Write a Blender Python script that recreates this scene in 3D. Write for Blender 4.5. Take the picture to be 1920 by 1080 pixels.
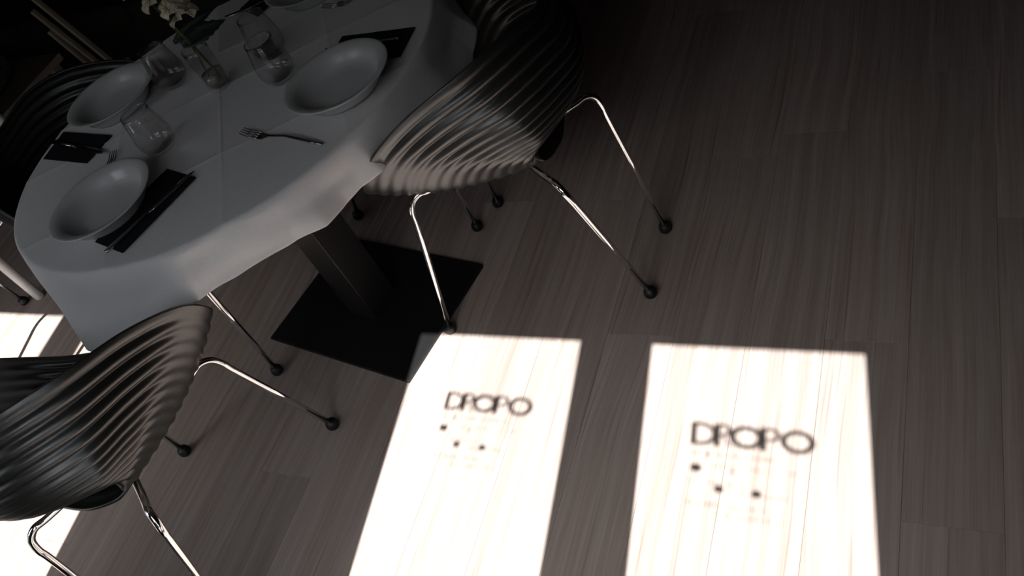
import bpy, bmesh, math, random
from mathutils import Vector, Matrix, noise
random.seed(7)
PI = math.pi
for o in list(bpy.data.objects): bpy.data.objects.remove(o)
S = bpy.context.scene
C = S.collection
YW = -0.5                      # inner plane of the glazed shop front
TANEL, SX = 1.28, 0.1095       # sun height and sideways drift

# ---------------------------------------------------------------- camera
cam = bpy.data.cameras.new('camera'); co = bpy.data.objects.new('camera', cam); C.objects.link(co)
cam.lens = 30.18; cam.sensor_width = 36; cam.clip_start = .02
R_ = Vector((0.892736, 0.289827, -0.344996)); U_ = Vector((-0.016548, 0.786245, 0.617694)); B_ = Vector((0.450276, -0.545729, 0.706705))
m = Matrix((R_, U_, B_)).transposed().to_4x4(); m.translation = Vector((0, 0, 1.65)); co.matrix_world = m
S.camera = co
# ---------------------------------------------------------------- sky, sun, exposure
w = bpy.data.worlds.new('world'); S.world = w; w.use_nodes = True
nt = w.node_tree; bg = nt.nodes['Background']
sky = nt.nodes.new('ShaderNodeTexSky'); sky.sky_type = 'NISHITA'; sky.sun_disc = False
sky.sun_elevation = math.atan(TANEL); sky.sun_rotation = PI; sky.air_density = 1.0; sky.dust_density = 1.5
hsv = nt.nodes.new('ShaderNodeHueSaturation'); hsv.inputs['Saturation'].default_value = .35
nt.links.new(sky.outputs[0], hsv.inputs['Color']); nt.links.new(hsv.outputs[0], bg.inputs[0]); bg.inputs[1].default_value = 0.59
sd = bpy.data.lights.new('sun', 'SUN'); sd.energy = 21; sd.angle = math.radians(.35); sd.color = (1, .985, .965)
so = bpy.data.objects.new('sun', sd); C.objects.link(so); so.location = (1, -5, 6)
hl = 1 / math.hypot(1, SX)
dirv = Vector((-SX * hl, hl, -TANEL)).normalized()
so.rotation_euler = dirv.to_track_quat('-Z', 'Y').to_euler()
S.view_settings.view_transform = 'Standard'; S.view_settings.look = 'None'
S.view_settings.gamma = 1; S.view_settings.use_curve_mapping = False; S.view_settings.exposure = 0.0

# ---------------------------------------------------------------- materials
def mat(name, col, rough=.5, metal=0., spec=.5, **kw):
    M = bpy.data.materials.new(name); M.use_nodes = True
    b = M.node_tree.nodes['Principled BSDF']
    b.inputs['Base Color'].default_value = (*col, 1); b.inputs['Roughness'].default_value = rough
    b.inputs['Metallic'].default_value = metal; b.inputs['Specular IOR Level'].default_value = spec
    for k, v in kw.items(): b.inputs[k].default_value = v
    return M
def speckle(M, scale, amt, dist=.001, stretch=(1, 1, 1), rough=None, coord='Object'):
    """fine tone variation and relief"""
    t = M.node_tree; N = t.nodes; L = t.links; b = N['Principled BSDF']
    tc = N.new('ShaderNodeTexCoord'); mp = N.new('ShaderNodeMapping'); mp.inputs['Scale'].default_value = stretch
    n = N.new('ShaderNodeTexNoise'); n.inputs['Scale'].default_value = scale; n.inputs['Detail'].default_value = 5
    L.new(tc.outputs[coord], mp.inputs[0]); L.new(mp.outputs[0], n.inputs['Vector'])
    c = b.inputs['Base Color'].default_value[:3]
    r = N.new('ShaderNodeValToRGB'); r.color_ramp.elements[0].position = .3; r.color_ramp.elements[1].position = .7
    r.color_ramp.elements[0].color = (*[x * (1 - amt) for x in c], 1); r.color_ramp.elements[1].color = (*[min(1, x * (1 + amt)) for x in c], 1)
    L.new(n.outputs[0], r.inputs[0]); L.new(r.outputs[0], b.inputs['Base Color'])
    if dist:
        bp = N.new('ShaderNodeBump'); bp.inputs['Strength'].default_value = .5; bp.inputs['Distance'].default_value = dist
        L.new(n.outputs[0], bp.inputs['Height']); L.new(bp.outputs[0], b.inputs['Normal'])
    return M

M_CHROME = mat('chrome', (.78, .78, .78), .07, 1.)
M_STEEL = mat('cutlery steel', (.55, .55, .55), .18, 1.)
M_SHELL = speckle(mat('black moulded plastic', (.010, .0105, .010), .36, 0, 1.0), 300, .1, .00012)
M_RUBBER = mat('black rubber', (.008, .008, .008), .45)
M_BASE = speckle(mat('black powder coat', (.011, .011, .0115), .42, 0, .4), 220, .15, .0001)
M_CLOTH = speckle(mat('white tablecloth', (.66, .65, .66), .92, 0, .2), 260, .035, .0004)
M_CHINA = mat('white glazed china', (.52, .53, .53), .25, 0, .5)
M_NAPKIN = speckle(mat('black paper napkin', (.008, .009, .013), .85, 0, .2), 120, .2, .0003)
M_WALL = speckle(mat('dark wall', (.045, .042, .04), .9), 14, .06, .001)
M_CEIL = speckle(mat('ceiling', (.07, .067, .065), .9), 10, .05, .001)
M_FRAME = mat('dark metal frame', (.02, .02, .02), .4)
M_PAVE = speckle(mat('pavement', (.20, .19, .18), .9), 9, .2, .002)
M_SKY_BLOCKER = speckle(mat('sky blocker facade', (.16, .14, .12), .9), 2, .2, .003)  # for the unseen block added outside to cut off low sky light
M_STICKER = mat('black vinyl', (.01, .01, .01), .5)
M_PALE = speckle(mat('pale painted wood', (.20, .175, .145), .6), 30, .1, .0005, (1, 1, .1))
M_WHITE = mat('pale enamel tube', (.62, .61, .60), .35)
M_BENCH = speckle(mat('black upholstery', (.006, .0075, .006), .8, 0, .2), 160, .2, .0006)
M_PETAL = speckle(mat('cream petal', (.70, .65, .52), .7, 0, .2), 60, .12, .0003)
M_BUD = mat('flower centre', (.42, .32, .12), .7)
M_STEM = speckle(mat('green stem', (.07, .085, .02), .6), 60, .3, .0003)
M_LEAF = speckle(mat('dark green leaf', (.010, .019, .012), .5), 60, .3, .0004)
M_PEBBLE = speckle(mat('pale stones', (.45, .46, .36), .7), 60, .2, .0005)
M_PLASTIC = speckle(mat('crumpled plastic', (.10, .09, .08), .35), 20, .3, .004)

def glass_mat(name, tint, g=.10):
    """thin clear glass: transmits straight through, reflects at grazing angles"""
    M = bpy.data.materials.new(name); M.use_nodes = True
    t = M.node_tree; N = t.nodes; L = t.links; N.remove(N['Principled BSDF'])
    tr = N.new('ShaderNodeBsdfTransparent'); tr.inputs[0].default_value = (*tint, 1)
    gl = N.new('ShaderNodeBsdfGlossy'); gl.inputs['Roughness'].default_value = .01
    lw = N.new('ShaderNodeFresnel'); ge = N.new('ShaderNodeNewGeometry'); io = N.new('ShaderNodeMath'); io.operation = 'MULTIPLY_ADD'
    io.inputs[1].default_value = 1 / 1.5 - 1.5; io.inputs[2].default_value = 1.5
    L.new(ge.outputs['Backfacing'], io.inputs[0]); L.new(io.outputs[0], lw.inputs[0])
    mx = N.new('ShaderNodeMath'); mx.operation = 'MULTIPLY_ADD'; mx.inputs[1].default_value = 1.5; mx.inputs[2].default_value = g
    L.new(lw.outputs[0], mx.inputs[0])
    mix = N.new('ShaderNodeMixShader'); L.new(mx.outputs[0], mix.inputs[0]); L.new(tr.outputs[0], mix.inputs[1]); L.new(gl.outputs[0], mix.inputs[2])
    L.new(mix.outputs[0], N['Material Output'].inputs[0]); return M
M_PANE = glass_mat('window glass', (.96, .97, .96), .0)
M_GLASS = glass_mat('drinking glass', (.975, .975, .975), .0)
M_WATER = glass_mat('water', (.80, .82, .76), .03)

def wood():
    M = bpy.data.materials.new('ash laminate plank'); M.use_nodes = True
    t = M.node_tree; N = t.nodes; L = t.links; b = N['Principled BSDF']
    tc = N.new('ShaderNodeTexCoord'); oi = N.new('ShaderNodeObjectInfo')
    cmb = N.new('ShaderNodeCombineXYZ')
    for k, mul in enumerate((37., 61., 0.)):
        mm = N.new('ShaderNodeMath'); mm.operation = 'MULTIPLY'; mm.inputs[1].default_value = mul
        L.new(oi.outputs['Random'], mm.inputs[0]); L.new(mm.outputs[0], cmb.inputs[k])
    add = N.new('ShaderNodeVectorMath'); add.operation = 'ADD'; L.new(tc.outputs['Object'], add.inputs[0]); L.new(cmb.outputs[0], add.inputs[1])
    # gentle warp for cathedral figure
    wn = N.new('ShaderNodeTexNoise'); wn.inputs['Scale'].default_value = 1.6; wn.inputs['Detail'].default_value = 1
    L.new(add.outputs[0], wn.inputs['Vector'])
    wsub = N.new('ShaderNodeVectorMath'); wsub.operation = 'SUBTRACT'; wsub.inputs[1].default_value = (.5, .5, .5); L.new(wn.outputs['Color'], wsub.inputs[0])
    wsc = N.new('ShaderNodeVectorMath'); wsc.operation = 'MULTIPLY'; wsc.inputs[1].default_value = (.05, 0, 0); L.new(wsub.outputs[0], wsc.inputs[0])
    add2 = N.new('ShaderNodeVectorMath'); add2.operation = 'ADD'; L.new(add.outputs[0], add2.inputs[0]); L.new(wsc.outputs[0], add2.inputs[1])
    def grain(sx, sy, det, r0, r1):
        mp = N.new('ShaderNodeMapping'); mp.inputs['Scale'].default_value = (sx, sy, 1)
        n = N.new('ShaderNodeTexNoise'); n.inputs['Scale'].default_value = 1; n.inputs['Detail'].default_value = det; n.inputs['Roughness'].default_value = .6
        L.new(add2.outputs[0], mp.inputs[0]); L.new(mp.outputs[0], n.inputs['Vector'])
        mr = N.new('ShaderNodeMapRange'); mr.inputs[1].default_value = r0; mr.inputs[2].default_value = r1; L.new(n.outputs[0], mr.inputs[0]); return mr
    broad = grain(42, .55, 3, .25, .75); fine = grain(190, 4, 4, .3, .72); streak = grain(75, 1.5, 2, .60, .74)
    c1 = N.new('ShaderNodeMix'); c1.data_type = 'RGBA'; c1.inputs[6].default_value = (.32, .250, .225, 1); c1.inputs[7].default_value = (.47, .405, .375, 1)
    L.new(broad.outputs[0], c1.inputs[0])
    c2 = N.new('ShaderNodeMix'); c2.data_type = 'RGBA'; c2.blend_type = 'MULTIPLY'; c2.inputs[7].default_value = (.80, .77, .76, 1)
    L.new(c1.outputs[2], c2.inputs[6]); inv = N.new('ShaderNodeMath'); inv.operation = 'SUBTRACT'; inv.inputs[0].default_value = 1; L.new(fine.outputs[0], inv.inputs[1]); L.new(inv.outputs[0], c2.inputs[0])
    c3 = N.new('ShaderNodeMix'); c3.data_type = 'RGBA'; c3.blend_type = 'MULTIPLY'; c3.inputs[7].default_value = (.72, .62, .58, 1)
    L.new(c2.outputs[2], c3.inputs[6]); L.new(streak.outputs[0], c3.inputs[0])
    hs = N.new('ShaderNodeHueSaturation'); mr = N.new('ShaderNodeMapRange'); mr.inputs[3].default_value = .86; mr.inputs[4].default_value = 1.1
    L.new(oi.outputs['Random'], mr.inputs[0]); L.new(mr.outputs[0], hs.inputs['Value']); L.new(c3.outputs[2], hs.inputs['Color'])
    L.new(hs.outputs[0], b.inputs['Base Color'])
    b.inputs['Roughness'].default_value = .5; b.inputs['Specular IOR Level'].default_value = .3
    bp = N.new('ShaderNodeBump'); bp.inputs['Strength'].default_value = .35; bp.inputs['Distance'].default_value = .0006
    L.new(fine.outputs[0], bp.inputs['Height']); L.new(bp.outputs[0], b.inputs['Normal'])
    return M
M_WOOD = wood()
M_GAP = mat('dark joint', (.03, .022, .018), .9)

# ---------------------------------------------------------------- helpers
def obj(name, bm, m, parent=None, smooth=False, data=None):
    if data is None:
        me = bpy.data.meshes.new(name)
        if isinstance(bm, bmesh.types.BMesh):
            bmesh.ops.recalc_face_normals(bm, faces=bm.faces); bm.to_mesh(me); bm.free()
        else:
            me.from_pydata(*bm); me.update()
        me.materials.append(m)
        if smooth: me.polygons.foreach_set('use_smooth', [True] * len(me.polygons))
    else: me = data
    o = bpy.data.objects.new(name, me); C.objects.link(o)
    if parent: o.parent = parent
    return o
def tag(o, label, cat, group=None):
    o['label'] = label; o['category'] = cat
    if group: o['group'] = group
    return o
def struct(o): o['kind'] = 'structure'; return o
def thing(name, label, cat, loc=(0, 0, 0), rz=0, group=None):
    o = bpy.data.objects.new(name, None); C.objects.link(o); o.location = loc; o.rotation_euler = (0, 0, rz)
    o.empty_display_size = .05
    return tag(o, label, cat, group)
def dup(root, loc, rz, label, group=None):
    r = root.copy(); C.objects.link(r); r.location = loc; r.rotation_euler = (0, 0, rz); r['label'] = label
    if group: r['group'] = group
    for ch in list(root.children):
        c = ch.copy(); C.objects.link(c); c.parent = r
        for g in ch.children:
            d = g.copy(); C.objects.link(d); d.parent = c
    return r
def box(bm, x0, x1, y0, y1, z0, z1, bev=0, mtx=None):
    vs = [bm.verts.new(v) for v in ((x0, y0, z0), (x1, y0, z0), (x1, y1, z0), (x0, y1, z0), (x0, y0, z1), (x1, y0, z1), (x1, y1, z1), (x0, y1, z1))]
    if mtx:
        for v in vs: v.co = mtx @ v.co
    fs = [bm.faces.new([vs[i] for i in f]) for f in ((0, 3, 2, 1), (4, 5, 6, 7), (0, 1, 5, 4), (1, 2, 6, 5), (2, 3, 7, 6), (3, 0, 4, 7))]
    if bev:
        bmesh.ops.bevel(bm, geom=list({e for f in fs for e in f.edges}), offset=bev, segments=2, profile=.6, affect='EDGES')
    return bm
def catmull(P, n=8):
    P = [Vector(p) for p in P]; out = []
    for i in range(len(P) - 1):
        a = P[max(i - 1, 0)]; b = P[i]; c = P[i + 1]; d = P[min(i + 2, len(P) - 1)]
        for k in range(n):
            t = k / n
            out.append(.5 * ((2 * b) + (c - a) * t + (2 * a - 5 * b + 4 * c - d) * t * t + (3 * b - a - 3 * c + d) * t ** 3))
    out.append(P[-1]); return out
def tube(bm, pts, rad, seg=14, cap=True):
    pts = [Vector(p) for p in pts]; n = len(pts); rad = rad if isinstance(rad, (list, tuple)) else [rad] * n
    prev = None; rings = []
    for i, p in enumerate(pts):
        tg = (pts[min(i + 1, n - 1)] - pts[max(i - 1, 0)]).normalized()
        if prev is None:
            a = tg.orthogonal().normalized()
        else:
            a = (prev - tg * prev.dot(tg)).normalized()
        prev = a; b = tg.cross(a)
        rings.append([bm.verts.new(p + (a * math.cos(2 * PI * k / seg) + b * math.sin(2 * PI * k / seg)) * rad[i]) for k in range(seg)])
    for i in range(n - 1):
        for k in range(seg):
            bm.faces.new((rings[i][k], rings[i][(k + 1) % seg], rings[i + 1][(k + 1) % seg], rings[i + 1][k]))
    if cap: bm.faces.new(rings[0][::-1]); bm.faces.new(rings[-1])
    return bm
def lathe(bm, prof, seg=48, c=(0, 0, 0)):
    rings = []
    for r, z in prof:
        if r < 1e-6: rings.append([bm.verts.new((c[0], c[1], c[2] + z))])
        else: rings.append([bm.verts.new((c[0] + r * math.cos(2 * PI * k / seg), c[1] + r * math.sin(2 * PI * k / seg), c[2] + z)) for k in range(seg)])
    for a, b in zip(rings, rings[1:]):
        for k in range(seg):
            q = [a[k % len(a)], a[(k + 1) % seg % len(a)], b[(k + 1) % seg % len(b)], b[k % len(b)]]
            u = []
            for v in q:
                if v not in u: u.append(v)
            if len(u) > 2: bm.faces.new(u)
    return bm
def interp(tab, x):
    """smooth interpolation in a table of (x, values...)"""
    for i in range(len(tab) - 1):
        if tab[i][0] <= x <= tab[i + 1][0]:
            x0, x1 = tab[i][0], tab[i + 1][0]; t = (x - x0) / (x1 - x0)
            res = []
            for k in range(1, len(tab[0])):
                p1, p2 = tab[i][k], tab[i + 1][k]
                def slope(j):
                    if 0 < j < len(tab) - 1: return (tab[j + 1][k] - tab[j - 1][k]) / (tab[j + 1][0] - tab[j - 1][0])
                    return 0
                m1 = slope(i) * (x1 - x0); m2 = slope(i + 1) * (x1 - x0)
                res.append((2 * t ** 3 - 3 * t * t + 1) * p1 + (t ** 3 - 2 * t * t + t) * m1 + (-2 * t ** 3 + 3 * t * t) * p2 + (t ** 3 - t * t) * m2)
            return res
    return list(tab[-1][1:])

# ---------------------------------------------------------------- setting
X0, X1, Y1_, ZC = -6.0, 1.9, 5.2, 2.75
floor = struct(obj('floor', box(bmesh.new(), X0 - .1, X1 + .1, YW - .15, Y1_ + .1, -.10, -.009), M_GAP))
PW, PL, PH = .169, 1.285, -.0665
known = {0: .7425, -1: 1.146, -2: 1.822, -3: .45, -4: 1.138, -9: .656, 1: 1.5, -5: .31, -6: .92, -7: 1.6, -8: .05, -10: 1.3}
pm = {}
k0 = int(math.floor((X0 - PH) / PW)); k1 = int(math.ceil((X1 - PH) / PW))
for k in range(k0, k1):
    xa = max(PH + k * PW, X0); xb = min(PH + (k + 1) * PW, X1)
    s = known.get(k, random.random() * PL)
    while s > YW: s -= PL
    y = s
    while y < Y1_:
        ya = max(y, YW - .1); yb = min(y + PL, Y1_)
        key = (round(xb - xa, 4), round(yb - ya, 4))
        if key not in pm:
            hx, hy = (xb - xa) / 2 - .0002, (yb - ya) / 2 - .0002
            b = box(bmesh.new(), -hx, hx, -hy, hy, -.008, 0); tops = [e for e in b.edges if all(v.co.z > -.001 for v in e.verts)]
            bmesh.ops.bevel(b, geom=tops, offset=.0004, segments=1, affect='EDGES')
            o = obj('plank', b, M_WOOD, floor); pm[key] = o.data
        else: o = obj('plank', None, None, floor, data=pm[key])
        o.location = ((xa + xb) / 2, (ya + yb) / 2, 0)
        y += PL
struct(obj('wall_left', box(bmesh.new(), X0 - .1, X0, YW - .15, Y1_ + .1, 0, ZC), M_WALL))
struct(obj('wall_right', box(bmesh.new(), X1, X1 + .1, YW - .15, Y1_ + .1, 0, ZC), M_WALL))
struct(obj('wall_back', box(bmesh.new(), X0, X1, Y1_, Y1_ + .1, 0, ZC), M_WALL))
struct(obj('ceiling', box(bmesh.new(), X0 - .1, X1 + .1, YW - .15, Y1_ + .1, ZC, ZC + .1), M_CEIL))
struct(obj('pavement', box(bmesh.new(), X0 - 8, X1 + 8, -14, YW - .15, -.16, -.05), M_PAVE))
for sgn, nm in ((-1, 'baseboard_left'), (1, 'baseboard_right')):
    x = X0 if sgn < 0 else X1
    struct(obj(nm, box(bmesh.new(), min(x, x - sgn * .012), max(x, x - sgn * .012), YW, Y1_, 0, .08), M_FRAME))
struct(obj('baseboard_back', box(bmesh.new(), X0 + .012, X1 - .012, Y1_ - .012, Y1_, 0, .08), M_FRAME))
bm = bmesh.new(); box(bm, X0 - 8, X1 + 8, -12, -10, -.05, 6.7)  # unseen building, added to block the low sky and darken the deeper floor
for kx in range(9):
    for kz in range(2): box(bm, X0 - 7 + kx * 2.5, X0 - 5.9 + kx * 2.5, -10.02, -9.94, .9 + kz * 3, 2.6 + kz * 3)
struct(obj('sky_blocker_building', bm, M_SKY_BLOCKER))
HEAD = (1.106 - YW + .06) * 1.006 * TANEL + .006
panes = [(-3.05, -2.579), (-2.426, -2.014), (-1.095, -.620), (-.450, .036)]
ZS = .12
bm = bmesh.new(); xs = [X0] + [v for p in panes for v in p] + [X1]
for i in range(0, len(xs), 2): box(bm, xs[i], xs[i + 1], YW - .06, YW, 0, HEAD)
box(bm, X0, X1, YW - .06, YW, HEAD, ZC)
for a, b in panes: box(bm, a, b, YW - .06, YW, 0, ZS)
struct(obj('wall_front', bm, M_WALL))
def ring(bm, cx, cz, ro, ri, a0=0, a1=2 * PI, n=40, y0=0, y1=.0012, sx=1.):
    P = []
    for i in range(n + 1):
        a = a0 + (a1 - a0) * i / n
        P.append([bm.verts.new((cx + r * math.cos(a) * sx, y, cz + r * math.sin(a))) for r in (ro, ri) for y in (y0, y1)])
    for i in range(n):
        a, b = P[i], P[i + 1]
        for q in ((0, 1), (1, 3), (3, 2), (2, 0)): bm.faces.new((a[q[0]], a[q[1]], b[q[1]], b[q[0]]))
    if abs(a1 - a0) < 6.28: bm.faces.new(P[0][0:1] + P[0][2:4][::-1][0:0] + [P[0][2], P[0][3], P[0][1]]); bm.faces.new([P[-1][0], P[-1][1], P[-1][3], P[-1][2]])
def bar(bm, x0, x1, z0, z1): box(bm, x0, x1, 0, .0012, z0, z1)
def disc(bm, cx, cz, r):
    f = [bm.verts.new((cx + r * math.cos(2 * PI * k / 24), 0, cz + r * math.sin(2 * PI * k / 24))) for k in range(24)]
    g = [bm.verts.new((v.co.x, .0012, v.co.z)) for v in f]
    bm.faces.new(f); bm.faces.new(g[::-1])
    for k in range(24): bm.faces.new((f[k], f[(k + 1) % 24], g[(k + 1) % 24], g[k]))
def lettering(W, H):
    """D R O P O in wide capitals, x to the right seen from outside"""
    k = W / .262; s = .0128 * k; hh = H / 2; bm = bmesh.new()
    rd = hh; dx = .022 * k
    bar(bm, 0, s, 0, H); bar(bm, s, dx, H - s * .75, H); bar(bm, s, dx, 0, s * .75)            # D
    ring(bm, dx, hh, hh, hh - s * .8, -PI / 2, PI / 2)
    bar(bm, .0510 * k, .0645 * k, 0, H)                                                       # R
    bar(bm, .0645 * k, .071 * k, H - s * .65, H); bar(bm, .0645 * k, .071 * k, H * .45, H * .45 + s * .5)
    ring(bm, .071 * k, H * .5 + H * .25, H * .26, H * .26 - s * .65, -PI / 2, PI / 2)
    box(bm, -.002 * k, .002 * k, 0, .0012, 0, H * .5, mtx=Matrix.Translation((.0885 * k, 0, 0)) @ Matrix.Rotation(-.5, 4, 'Y'))
    ring(bm, .121 * k, hh, hh, hh - s, sx=1.03)                                               # O
    bar(bm, .149 * k, .163 * k, 0, H)                                                         # P
    bar(bm, .163 * k, .172 * k, H - s * .65, H); bar(bm, .163 * k, .172 * k, H * .42, H * .42 + s * .5)
    ring(bm, .172 * k, H * .71, H * .29, H * .29 - s * .65, -PI / 2, PI / 2)
    ring(bm, .2275 * k, hh, hh, hh - s, sx=1.0)                                               # O
    return bm
def small_print(W):
    bm = bmesh.new(); rnd = random.Random(3)
    rows = [(-.030, 0, .19, .009), (-.062, .05, .23, .006), (-.112, .0, .12, .006), (-.135, .10, .2, .006), (-.176, 0, .16, .009), (-.20, .06, .19, .006)]
    for z, a, b, h in rows:
        x = a
        while x < b:
            ww = rnd.choice((.0018, .003, .0042))
            if rnd.random() < .8: bar(bm, x, x + ww * .6, z, z + h)
            if rnd.random() < .6: bar(bm, x + ww * .6, x + ww, z + h * .4, z + h * .6)
            x += ww + rnd.choice((.0025, .003, .006))
    return bm
for i, (a, b) in enumerate(panes):
    fr = bmesh.new(); t = .006
    # slim frame set inside the opening, outside of the light's path at the edges
    box(fr, a - .001, a + t, YW - .05, YW - .01, ZS, HEAD); box(fr, b - t, b + .001, YW - .05, YW - .01, ZS, HEAD)
    box(fr, a, b, YW - .05, YW - .01, HEAD - t, HEAD); box(fr, a, b, YW - .05, YW - .01, ZS, ZS + t)
    fo = struct(obj('window_%d' % (i + 1), fr, M_FRAME))
    obj('glass_pane', box(bmesh.new(), a + t, b - t, YW - .033, YW - .027, ZS + t, HEAD - t), M_PANE, fo)
    if i >= 2:
        ox, oz, W = ((-.964, 1.819, .242) if i == 2 else (-.334, 1.783, .257)); yy = YW - .0265
        sc = W / .257
        l = obj('lettering', lettering(W, .070 * sc), M_STICKER, fo); l.location = (ox, yy, oz)
        sm = obj('small_lettering', small_print(W), M_STICKER, fo); sm.location = (ox, yy, oz); sm.scale = (sc, 1, sc)
        d = bmesh.new()
        for dx, dz, r in ((.016, -.070, .0125), (.066, -.125, .0105), (.142, -.127, .0105), (.040, -.028, .004), (.093, -.072, .004)): disc(d, dx * sc, dz * sc, r * sc)
        q = obj('dots', d, M_STICKER, fo); q.location = (ox, yy, oz)

# ---------------------------------------------------------------- table
TC = Vector((-1.5, 1.235)); TZ = .75
OUT = []
def rad(th):
    """tabletop outline about its centre (slightly oval)"""
    a = math.radians(53.6); c, s = math.cos(th - a), math.sin(th - a)
    return 1 / math.sqrt((c / .552) ** 2 + (s / .478) ** 2)
tb = thing('dining_table', 'oval dining table on a black rectangular pedestal under the white cloth', 'table', (TC.x, TC.y, 0))
bm = bmesh.new(); n = 96
top = [bm.verts.new((rad(2 * PI * k / n) * math.cos(2 * PI * k / n) * .985, rad(2 * PI * k / n) * math.sin(2 * PI * k / n) * .985, TZ - .004)) for k in range(n)]
bot = [bm.verts.new((v.co.x, v.co.y, TZ - .03)) for v in top]
bm.faces.new(top); bm.faces.new(bot[::-1])
for k in range(n): bm.faces.new((top[k], bot[k], bot[(k + 1) % n], top[(k + 1) % n]))
obj('tabletop', bm, M_BASE, tb)
pa = math.atan2(.103, .495)    # turn of the foot plate
PC = Vector((-1.472 - TC.x, 1.205 - TC.y, 0)); RM = Matrix.Translation(PC) @ Matrix.Rotation(-pa, 4, 'Z')
bm = bmesh.new(); box(bm, -.273, .273, -.203, .203, .0, .012, .004, RM); obj('base_plate', bm, M_BASE, tb)
bm = bmesh.new(); box(bm, -.052, .052, -.052, .052, .011, TZ - .03, .003, RM); obj('post', bm, M_BASE, tb)
bm = bmesh.new(); box(bm, -.16, .16, -.16, .16, TZ - .045, TZ - .03, .002, RM); obj('mounting_plate', bm, M_BASE, tb)

# cloth: angle, hem height, hem distance outside the table edge
HEM = [(-180, .58, .05), (-160, .56, .05), (-140, .54, .045), (-128, .53, .04), (-117, .528, .04), (-108, .535, .045), (-98, .57, .045), (-84, .61, .035),
       (-72, .645, .03), (-62, .657, .025), (-50, .662, .02), (-38, .658, .02), (-29, .655, .012), (-18, .675, .015), (-5, .665, .03),
       (10, .63, .04), (22, .622, .04), (32, .65, .04), (42, .668, .04), (52, .63, .05), (63, .50, .10), (75, .57, .06), (90, .61, .04), (110, .635, .03), (130, .61, .04),
       (142, .57, .05), (153, .54, .06), (165, .56, .05), (180, .58, .05)]
NS, NT, NK = 600, 160, 24
def crease(x, y):
    z = 0
    for ang, offs in ((32.6, (-.238, .04, .21)), (123.5, (-.28, .002, .27))):
        a = math.radians(ang); d = -x * math.sin(a) + y * math.cos(a)
        for o in offs:
            z += .0014 * math.exp(-abs(d - o) / .0035)
            z += .0022 * math.exp(-abs(d - o) / .035)
    return z
V = [(0, 0, TZ + .0015)]; Fc = []
for j in range(1, NT + NK + 1):
    for i in range(NS):
        th = -PI + 2 * PI * i / NS; c, s = math.cos(th), math.sin(th); r0 = rad(th)
        if j <= NT:
            r = r0 * (j / NT); x, y = r * c, r * s
            edge = max(0, (r - r0 + .006) / .006)
            z = TZ + .0015 + crease(x, y) * (1 - edge) + .0012 * max(0, noise.noise((x * 7, y * 7, 1))) - .003 * edge * edge
        else:
            t = (j - NT) / NK; zz, ou = interp(HEM, math.degrees(th))
            drop = TZ - zz
            wv = .003 * math.sin(th * 13 + 1.3 * math.sin(th * 3)) * t
            # folded-over pleats near the corners of the square cloth
            for pc, pw, pa in ((-38, 7, .016), (-21, 5, .020), (-70, 5, .007), (-112, 9, .014), (-128, 5, -.010), (30, 6, .016), (50, 6, .012)):
                wv += pa * t * max(0, 1 - abs(math.degrees(th) - pc) / pw)
            o_ = ou * (t ** 1.15) + .005 * (1 - math.exp(-14 * t)) + wv + .004 * noise.noise((c * 6, s * 6, t * 3))
            r = r0 + o_; x, y = r * c, r * s
            z = TZ - .003 - drop * (t ** 1.05) + .003 * noise.noise((c * 9, s * 9, 5))
        V.append((x, y, z))
for i in range(NS): Fc.append((0, 1 + i, 1 + (i + 1) % NS))
for j in range(NT + NK - 1):
    for i in range(NS):
        a = 1 + j * NS + i; b = 1 + j * NS + (i + 1) % NS
        Fc.append((a, a + NS, b + NS, b))
cl = obj('tablecloth', (V, [], Fc), M_CLOTH, smooth=True); cl.location = (TC.x, TC.y, 0)
sol = cl.modifiers.new('thick', 'SOLIDIFY'); sol.thickness = .0008; sol.offset = 1
tag(cl, 'creased white tablecloth draped over the oval table', 'tablecloth')

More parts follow.
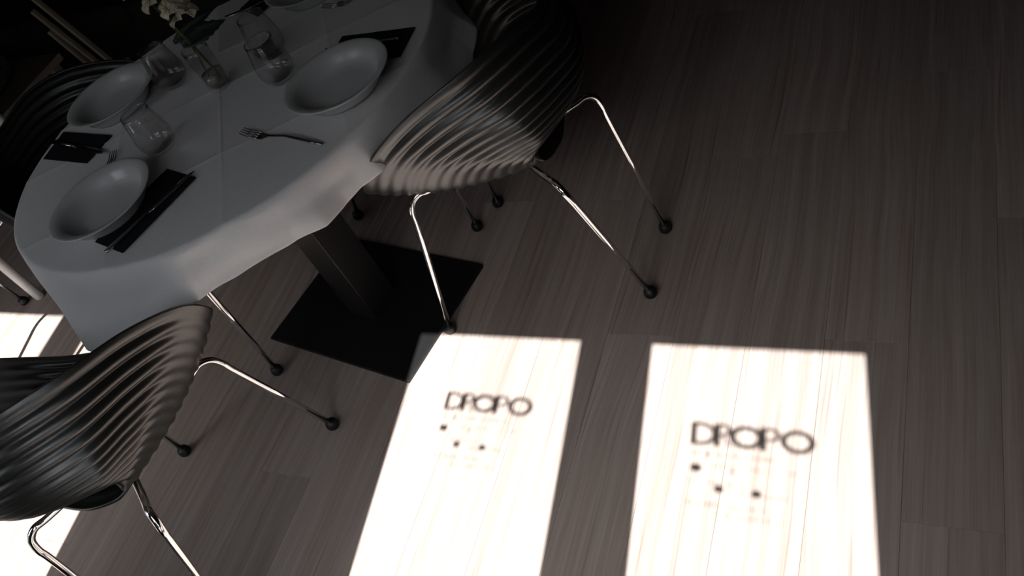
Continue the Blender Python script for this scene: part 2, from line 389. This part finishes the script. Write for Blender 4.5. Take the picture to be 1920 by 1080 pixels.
# ---------------------------------------------------------------- ripple chairs (local: +y forward, +x right)
RIM = [(0, 0, -.205, .793), (22, .124, -.172, .812), (45, .218, -.101, .802), (68, .281, .013, .760), (90, .309, .115, .690), (108, .299, .175, .615), (125, .255, .212, .555),
       (142, .180, .235, .505), (160, .09, .255, .475), (180, 0, .265, .462)]
HOLE = [(0, 0, -.112, .490), (45, .060, -.108, .486), (90, .086, -.125, .464), (135, .062, -.136, .448), (180, 0, -.146, .445)]
CTL = [(0, 0, -.325, .605), (45, .190, -.250, .60), (68, .220, -.145, .590), (84, .218, -.052, .563), (96, .207, .012, .518), (112, .185, .06, .455), (140, .14, .10, .425), (180, 0, .10, .425)]
def shell_mesh():
    NP, NR = 200, 150; NW = 13.5
    def full(T):
        up = [(-p[0], -p[1], p[2], p[3]) for p in T[::-1]]
        return [(p[0] - 360, *p[1:]) for p in T[-3:-1]] + up + T[1:] + [(p[0] + 360, *p[1:]) for p in up[1:3]]
    RT, HT, KT = full(RIM), full(HOLE), full(CTL)
    P = []
    for i in range(NP):
        ph = -180 + 360 * i / NP; sg = -1 if ph < 0 else 1; a = abs(ph)
        R = Vector(interp(RT, ph)); Hh = Vector(interp(HT, ph)); K = Vector(interp(KT, ph))
        P.append([(Hh * (1 - t) ** 2 + K * 2 * t * (1 - t) + R * t * t) for t in [j / (NR - 1) for j in range(NR)]])
    V = []
    for i in range(NP):
        for j in range(NR):
            p = P[i][j]; du = P[(i + 1) % NP][j] - P[i - 1][j]; dv = P[i][min(j + 1, NR - 1)] - P[i][max(j - 1, 0)]
            nn = du.cross(dv).normalized(); t = j / (NR - 1)
            env = min(1, t / .10) * min(1, (1 - t) / .07)
            aa = abs(-180 + 360 * i / NP); env *= 1 - .85 * max(0, min(1, (aa - 76) / 16)) * (1 - .7 * max(0, min(1, (aa - 110) / 25)))
            V.append(p + nn * (.0046 * env * math.sin(2 * PI * NW * t ** 1.05)))
    F = [(i * NR + j, ((i + 1) % NP) * NR + j, ((i + 1) % NP) * NR + j + 1, i * NR + j + 1) for i in range(NP) for j in range(NR - 1)]
    return ([tuple(v) for v in V], [], F)
def make_chair(label):
    t = thing('ripple_chair', label, 'chair', group='black ripple chairs')
    sh = obj('shell', shell_mesh(), M_SHELL, t, smooth=True)
    so_ = sh.modifiers.new('thick', 'SOLIDIFY'); so_.thickness = .006; so_.offset = 0
    bm = bmesh.new(); box(bm, -.05, .05, -.05, .08, .424, .431, .002); obj('seat_bracket', bm, M_CHROME, t)
    for sx in (-1, 1):
        for fr in (0, 1):
            if fr: foot = Vector((.232 * sx, .265, .014)); knee = Vector((.165 * sx, .205, .432)); inn = Vector((.045 * sx, .07, .418))
            else: foot = Vector((.108 * sx, -.268, .014)); knee = Vector((.160 * sx, -.185, .432)); inn = Vector((.045 * sx, -.05, .436))
            d = (foot - knee).normalized(); h = (knee - inn).normalized()
            pts = [inn, inn + (knee - inn) * .35 + Vector((0, 0, -.002)), knee - h * .055 + Vector((0, 0, .002)), knee - h * .027 + Vector((0, 0, .006)), knee + d * .008 - h * .006, knee + d * .035 + h * .001, knee + d * .07, knee + d * .2]
            c = catmull(pts, 7) + [foot]
            l = obj('leg', tube(bmesh.new(), c, .0080, 18), M_CHROME, t, smooth=True)
            b = lathe(bmesh.new(), [(0, 0), (.013, 0), (.0165, .005), (.0175, .013), (.0155, .022), (.011, .028), (0, .030)], 24, (foot.x, foot.y, 0))
            obj('rubber_foot', b, M_RUBBER, l, smooth=True)
    return t
def head(fx, fy): return math.atan2(fy, fx) - PI / 2
CH = make_chair('black ripple-shell chair at the right of the table, its back to the open floor')
CH.location = (-.926, 1.362, 0); CH.rotation_euler = (0, 0, head(-1, -.022))
dup(CH, (-1.568, .487, 0), head(-.279, .960), 'black ripple-shell chair in the bottom left corner, nearest the sunlit floor')
dup(CH, (-1.98, 1.158, 0), head(.9945, .105), 'black ripple-shell chair at the left edge of the table, inner ridges in view')
dup(CH, (-1.43, 1.785, 0), head(-.126, -.992), 'black ripple-shell chair on the far side of the table, mostly out of frame')
dup(CH, (-2.731, .962, 0), head(-.242, .970), 'black ripple-shell chair at the left border, one leg beside the pale tube leg')

# ---------------------------------------------------------------- tableware
def plate_bm():
    pr = [(0, .007), (.055, .007), (.074, .008), (.083, .012), (.089, .020), (.094, .030), (.101, .0365), (.112, .0400), (.1185, .0415), (.1205, .0405), (.118, .0375), (.106, .033), (.098, .027), (.090, .010), (.080, .0), (.07, 0), (.068, .003), (0, .003)]
    return lathe(bmesh.new(), pr, 72)
PZ = TZ + .0056
pl = [((-1.581, .876), 'white soup plate at the front of the table, left of the long black napkin'),
      ((-1.839, 1.239), 'white soup plate at the left of the table, behind the leftmost napkin'),
      ((-1.131, 1.206), 'white soup plate at the right of the table, by the ripple chair'),
      ((-1.425, 1.620), 'white soup plate at the far side of the table, cut by the top border')]
p0 = None
for (x, y), lb in pl:
    if p0 is None: o = obj('soup_plate', plate_bm(), M_CHINA, smooth=True); p0 = o
    else: o = obj('soup_plate', None, None, data=p0.data)
    o.location = (x, y, PZ); tag(o, lb, 'plate', 'white soup plates')
def tumbler_bm(h=.105):
    out = [(0, .0), (.022, .0), (.030, .003), (.038, .014), (.0425, .030), (.0425, .045), (.040, .060), (.0365, .078), (.0335, .095), (.0325, h)]
    inn = [(.0315, h), (.0325, .095), (.0355, .078), (.039, .060), (.0414, .045), (.0414, .031), (.037, .017), (.028, .010), (0, .009)]
    return lathe(bmesh.new(), out + inn, 56)
gl = [((-1.690, 1.305), 'clear stemless glass next to the left plate, just left of the flower vase'),
      ((-1.562, 1.066), 'clear stemless glass standing between the front and left plates'),
      ((-1.335, 1.272), 'clear stemless glass beside the right plate'),
      ((-1.420, 1.375), 'clear stemless glass behind the glass of the right plate')]
g0 = None
for (x, y), lb in gl:
    if g0 is None: o = obj('drinking_glass', tumbler_bm(), M_GLASS, smooth=True); g0 = o
    else: o = obj('drinking_glass', None, None, data=g0.data)
    o.location = (x, y, PZ); tag(o, lb, 'glass', 'stemless glasses')
# napkins
def napkin(c, lb, flap=0):
    """c: four corners in plan; folded paper, several layers"""
    t = thing('napkin', lb, 'napkin', (c[0][0], c[0][1], PZ - .001), group='black paper napkins')
    c = [Vector((p[0] - c[0][0], p[1] - c[0][1], 0)) for p in c]; ctr = sum(c, Vector()) / 4
    for L in range(3):
        bm = bmesh.new(); k = 1 - .012 * L; z0 = .0014 * L; sh = Vector((.0015 * L, -.001 * L, 0)); n = 8
        g = [[None] * (n + 1) for _ in range(n + 1)]
        for i in range(n + 1):
            for j in range(n + 1):
                u, v = i / n, j / n
                p = (c[0] * (1 - u) + c[1] * u) * (1 - v) + (c[3] * (1 - u) + c[2] * u) * v
                p = ctr + (p - ctr) * k + sh; p.z = z0 + .0011 + .0014 * noise.noise((p.x * 30, p.y * 30, L)) * (L > 0)
                g[i][j] = bm.verts.new(p)
        for i in range(n):
            for j in range(n): bm.faces.new((g[i][j], g[i + 1][j], g[i + 1][j + 1], g[i][j + 1]))
        o = obj('layer', bm, M_NAPKIN, t); s_ = o.modifiers.new('t', 'SOLIDIFY'); s_.thickness = .001; s_.offset = 0
    return t
napkin([(-1.564, .790), (-1.504, .998), (-1.396, .966), (-1.458, .760)], 'long folded black napkin under a knife, right of the front plate')
napkin([(-1.985, 1.160), (-1.780, 1.128), (-1.794, 1.035), (-1.975, 1.062)], 'folded black napkin under a knife at the left edge of the cloth')
napkin([(-1.235, 1.405), (-1.035, 1.40), (-1.03, 1.300), (-1.230, 1.29)], 'folded black napkin tucked behind the right plate')
napkin([(-1.665, 1.60), (-1.640, 1.675), (-1.545, 1.645), (-1.572, 1.548)], 'folded black napkin at the far side, seen through the glasses')
def strip(bm, pts, ws, z, th):
    """flat tapered bar through pts with half widths ws"""
    L = []
    for i, p in enumerate(pts):
        d = (Vector(pts[min(i + 1, len(pts) - 1)]) - Vector(pts[max(i - 1, 0)])); d = Vector((-d.y, d.x)).normalized()
        q = Vector(p[:2]); zz = z[i] if isinstance(z, (list, tuple)) else z
        tt = th[i] if isinstance(th, (list, tuple)) else th
        L.append([bm.verts.new((q.x + d.x * s * ws[i], q.y + d.y * s * ws[i], zz + e)) for s, e in ((-1, 0), (1, 0), (.55, tt), (-.55, tt))])
    for a, b in zip(L, L[1:]):
        for k in range(4): bm.faces.new((a[k], a[(k + 1) % 4], b[(k + 1) % 4], b[k]))
    bm.faces.new(L[0]); bm.faces.new(L[-1][::-1])
def knife(p, q, z, lb):
    p, q = Vector(p), Vector(q); ln = (q - p).length
    t = thing('knife', lb, 'knife', (p.x, p.y, z), math.atan2(q.y - p.y, q.x - p.x), 'table knives')
    bm = bmesh.new(); h = ln * .47
    strip(bm, [(0, 0), (.006, 0), (h * .5, 0), (h, 0)], [.005, .0075, .006, .0042], 0, .0042); obj('handle', bm, M_STEEL, t, True)
    bm = bmesh.new(); strip(bm, [(h * .99, 0), (h + .02, .001), (ln - .03, .001), (ln - .01, -.001), (ln, -.004)], [.0042, .008, .0085, .006, .001], .0008, .0016); obj('blade', bm, M_STEEL, t, True)
knife((-1.499, .757), (-1.408, .980), PZ + .0052, 'steel knife lying on the long front napkin')
knife((-1.998, 1.122), (-1.752, 1.062), PZ + .0052, 'steel knife across the left napkin')
knife((-1.055, 1.360), (-1.254, 1.352), PZ + .0052, 'steel knife on the napkin behind the right plate')
knife((-1.52, 1.635), (-1.69, 1.56), PZ + .0052, 'steel knife on the far napkin behind the glasses')
def fork(p, q, z, lb, ln=None):
    p, q = Vector(p), Vector(q); ln = ln or (q - p).length
    t = thing('fork', lb, 'fork', (p.x, p.y, z), math.atan2(q.y - p.y, q.x - p.x), 'table forks')
    bm = bmesh.new(); e = ln
    strip(bm, [(.052, 0), (.066, 0), (.085, 0), (.14, 0), (e - .03, 0), (e, 0)], [.0115, .010, .0034, .0028, .0055, .0035], [.001, .0, .004, .010, .004, .0005], .0022); obj('handle', bm, M_STEEL, t, True)
    for k in range(4):
        y = (k - 1.5) * .0062; bm = bmesh.new()
        strip(bm, [(0, y * .92), (.02, y), (.053, y)], [.0008, .0014, .0017], [.009, .003, .001], .0018); obj('tine', bm, M_STEEL, t, True)
fork((-1.341, 1.093), (-1.101, 1.040), PZ, 'steel fork lying alone on the cloth in front of the right plate')
fork((-1.716, 1.062), (-1.668, .90), PZ - .001, 'steel fork with only its tines showing behind the front plate', .17)
fork((-1.352, 1.532), (-1.20, 1.56), PZ, 'steel fork in shadow near the far plate', .17)

# ---------------------------------------------------------------- vase with flowers
VX, VY = -1.520, 1.272
vs = thing('glass_vase', 'small clear bud vase with a pale stone inside, holding white blooms', 'vase', (VX, VY, PZ))
obj('vase_glass', lathe(bmesh.new(), [(0, 0), (.024, 0), (.027, .003), (.029, .02), (.0295, .05), (.030, .09), (.0305, .112), (.0295, .112), (.0285, .09), (.0275, .05), (.026, .02), (.022, .008), (0, .007)], 48), M_GLASS, vs, True)
obj('water', lathe(bmesh.new(), [(0, .0085), (.021, .009), (.0255, .02), (.0265, .042), (0, .042)], 40), M_WATER, vs, True)
bm = bmesh.new(); bmesh.ops.create_icosphere(bm, subdivisions=3, radius=.015)
for v in bm.verts: v.co *= 1 + .18 * noise.noise(v.co * 90); v.co.z *= .8; v.co += Vector((-.004, -.004, .022))
obj('stone', bm, M_PEBBLE, vs, True)
fl = thing('flower_stem', 'white blossom spray with dark green leaves standing in the vase', 'flower', (VX, VY, PZ))
st = [Vector((.012, .008, .012)), Vector((.006, .004, .07)), Vector((-.004, .006, .12)), Vector((-.012, .004, .165)), Vector((-.045, .020, .210)), Vector((-.066, .028, .232)), Vector((-.095, .026, .246)), Vector((-.14, .03, .262))]
obj('stem', tube(bmesh.new(), catmull(st, 8), .0028, 10), M_STEM, fl, True)
obj('stem', tube(bmesh.new(), catmull([(-.012, -.006, .012), (-.006, -.002, .07), (-.004, .002, .12), (-.016, .002, .165)], 8), .002, 8), M_STEM, fl, True)
def leaf(base, tip, wid, up):
    base, tip = Vector(base), Vector(tip); d = tip - base; sd_ = d.cross(Vector(up)).normalized(); nn = sd_.cross(d).normalized()
    n = 14; bm = bmesh.new(); rows = []
    for i in range(n + 1):
        t = i / n; ww = wid * math.sin(PI * min(1, t * .95 + .05) ** .8) * (1 + .12 * math.sin(t * 42)) + .0006
        ctr = base + d * t - nn * .16 * d.length * (t * t - t * .3)
        rows.append([bm.verts.new(ctr + sd_ * ww * k + nn * .25 * ww * abs(k)) for k in (-1, -.5, 0, .5, 1)])
    for a, b in zip(rows, rows[1:]):
        for k in range(4): bm.faces.new((a[k], a[k + 1], b[k + 1], b[k]))
    o = obj('leaf', bm, M_LEAF, fl, True); s_ = o.modifiers.new('t', 'SOLIDIFY'); s_.thickness = .0007; return o
leaf((-.022, -.004, .122), (.062, .070, .130), .022, (.5, -.5, .7))
leaf((-.058, .012, .122), (.034, .086, .152), .013, (.5, -.5, .7))
leaf((-.012, .006, .135), (.016, .012, .150), .007, (0, -.3, 1))
rnd = random.Random(11)
path = catmull(st[3:], 10)
def blossom(c, r, ax):
    ax = ax.normalized(); u = ax.orthogonal().normalized(); v = ax.cross(u)
    bm = bmesh.new()
    for k in range(5):
        a0 = 2 * PI * k / 5 + rnd.random() * .3; d = u * math.cos(a0) + v * math.sin(a0); s = ax.cross(d); rows = []
        for i in range(6):
            t = i / 5; ww = r * .62 * math.sin(PI * (t * .82 + .12)); cc = c + d * r * (.12 + .95 * t) + ax * r * (.55 * t - .45 * t * t * 1.6 + .1)
            rows.append([bm.verts.new(cc + s * ww * q + ax * r * .22 * q * q) for q in (-1, -.5, 0, .5, 1)])
        for a, b in zip(rows, rows[1:]):
            for q in range(4): bm.faces.new((a[q], a[q + 1], b[q + 1], b[q]))
    o = obj('blossom', bm, M_PETAL, fl, True); s_ = o.modifiers.new('t', 'SOLIDIFY'); s_.thickness = .0009
    bm = bmesh.new(); bmesh.ops.create_icosphere(bm, subdivisions=2, radius=r * .22, matrix=Matrix.Translation(c + ax * r * .15)); obj('flower_centre', bm, M_BUD, o, True)
for (bx_, by_, bz_), r in (((.000, .012, .176), .017), ((.036, .018, .190), .019), ((.012, .030, .200), .020), ((-.018, .022, .200), .018), ((-.004, .046, .222), .020), ((-.036, .012, .228), .022),
                       ((-.030, .044, .232), .020), ((-.060, .040, .250), .021), ((-.085, .022, .262), .021), ((-.110, .040, .272), .020), ((-.135, .020, .280), .019), ((-.018, .06, .246), .018), ((-.15, .036, .272), .015)):
    a = rnd.random() * 6.28; blossom(Vector((bx_, by_, bz_)), r * 1.25, Vector((math.cos(a) * .5 + .25, math.sin(a) * .5 - .3, .75)))

# ---------------------------------------------------------------- things in the dark beyond the table
def ray_y(px, py, Y):
    """point of the plane y = Y along the view through a pixel of the photograph (used once, to place background things)"""
    d = R_ * ((px - 960) / 1609.6) + U_ * (-(py - 540) / 1609.6) - B_; t = Y / d.y
    return Vector((0, 0, 1.65)) + d * t
ch = thing('slatted_chair', 'pale slatted wooden folding chair leaning in the dark top left corner', 'chair', (-2.6, 2.12, 0))
cl_ = ch.location
def pole(name, a, b, w, dpt, m, par, org):
    a, b = Vector(a) - org, Vector(b) - org; d = (b - a); L = d.length
    bm = bmesh.new(); box(bm, -w, w, -dpt, dpt, 0, L, .003); o = obj(name, bm, m, par)
    o.matrix_local = Matrix.Translation(a) @ d.to_track_quat('Z', 'Y').to_matrix().to_4x4(); return o
ends = []
for (a, b) in (((52, -12), (200, 108)), ((60, 20), (178, 112)), ((92, 58), (150, 112))):
    A = ray_y(*a, 2.12); Bq = ray_y(*b, 2.12)
    if not ends: d = (Bq - A).normalized()
    T_ = A if ends else A - d * .22
    ends.append(T_); pole('slat', T_, Bq + d * ((Bq.z - .004) / -d.z), .010, .008, M_PALE, ch, cl_)
mid = ends[0] + d * .12
pole('rail', mid + Vector((-.13, .017, -.02)), mid + Vector((.10, .017, .02)), .016, .008, M_PALE, ch, cl_)
mid = ends[0] + d * .62
pole('rail', mid + Vector((-.17, .017, -.02)), mid + Vector((.05, .017, .02)), .016, .008, M_PALE, ch, cl_)

bn = thing('long_bench', 'long black upholstered bench in the dark beyond the table', 'bench', (-2.35, 2.62, 0))
bm = bmesh.new(); box(bm, -2.3, 1.1, -.30, .30, 0, .38, .01); obj('bench_base', bm, M_BENCH, bn)
for k in range(4):
    a_, b_ = -2.3 + k * .85 + .004, -2.3 + (k + 1) * .85 - .004
    bm = bmesh.new(); box(bm, a_, b_, -.32, .20, .38, .47, .02); obj('seat_cushion', bm, M_BENCH, bn)
    bm = bmesh.new(); box(bm, a_, b_, .18, .30, .46, 1.25, .02); obj('back_cushion', bm, M_BENCH, bn)

# low pale side table with a crumpled bundle at the left border
sdt = thing('side_table', 'small pale low table in the dark at the left border', 'table', (-3.45, 1.87, 0))
bm = bmesh.new(); box(bm, -.33, .27, -.22, .22, .40, .43, .004); obj('tabletop', bm, M_PALE, sdt)
for sx in (-.29, .23):
    for sy in (-.18, .18):
        bm = bmesh.new(); box(bm, sx - .018, sx + .018, sy - .018, sy + .018, 0, .40); obj('leg', bm, M_PALE, sdt)
bm = bmesh.new(); bmesh.ops.create_icosphere(bm, subdivisions=5, radius=.17)
for v in bm.verts:
    k = noise.fractal(v.co * 9, 1, 2, 4); kk = abs(noise.noise(v.co * 22)); v.co *= 1 + .16 * k - .14 * kk; v.co.z = max(v.co.z * .62, -.07) + .07
bd = obj('plastic_bundle', bm, M_PLASTIC, smooth=False); bd.location = (-3.45, 1.86, .431)
tag(bd, 'crumpled translucent wrapped bundle lying on the low pale table', 'bundle')

# neighbouring table: only its pale leg reaches the picture
nb = thing('neighbouring_table', 'table off the left border, only its pale round leg in view', 'table', (-3.38, 1.385, 0))
for x, y in ((.42, .195), (-.42, .195), (.42, -.195), (-.42, -.195)):
    obj('leg', lathe(bmesh.new(), [(0, 0), (.014, 0), (.0175, .006), (.0175, .70), (0, .70)], 28, (x, y, 0)), M_WHITE, nb, True)
bm = bmesh.new(); box(bm, -.45, .45, -.215, .215, .70, .73, .003); obj('tabletop', bm, M_BASE, nb)
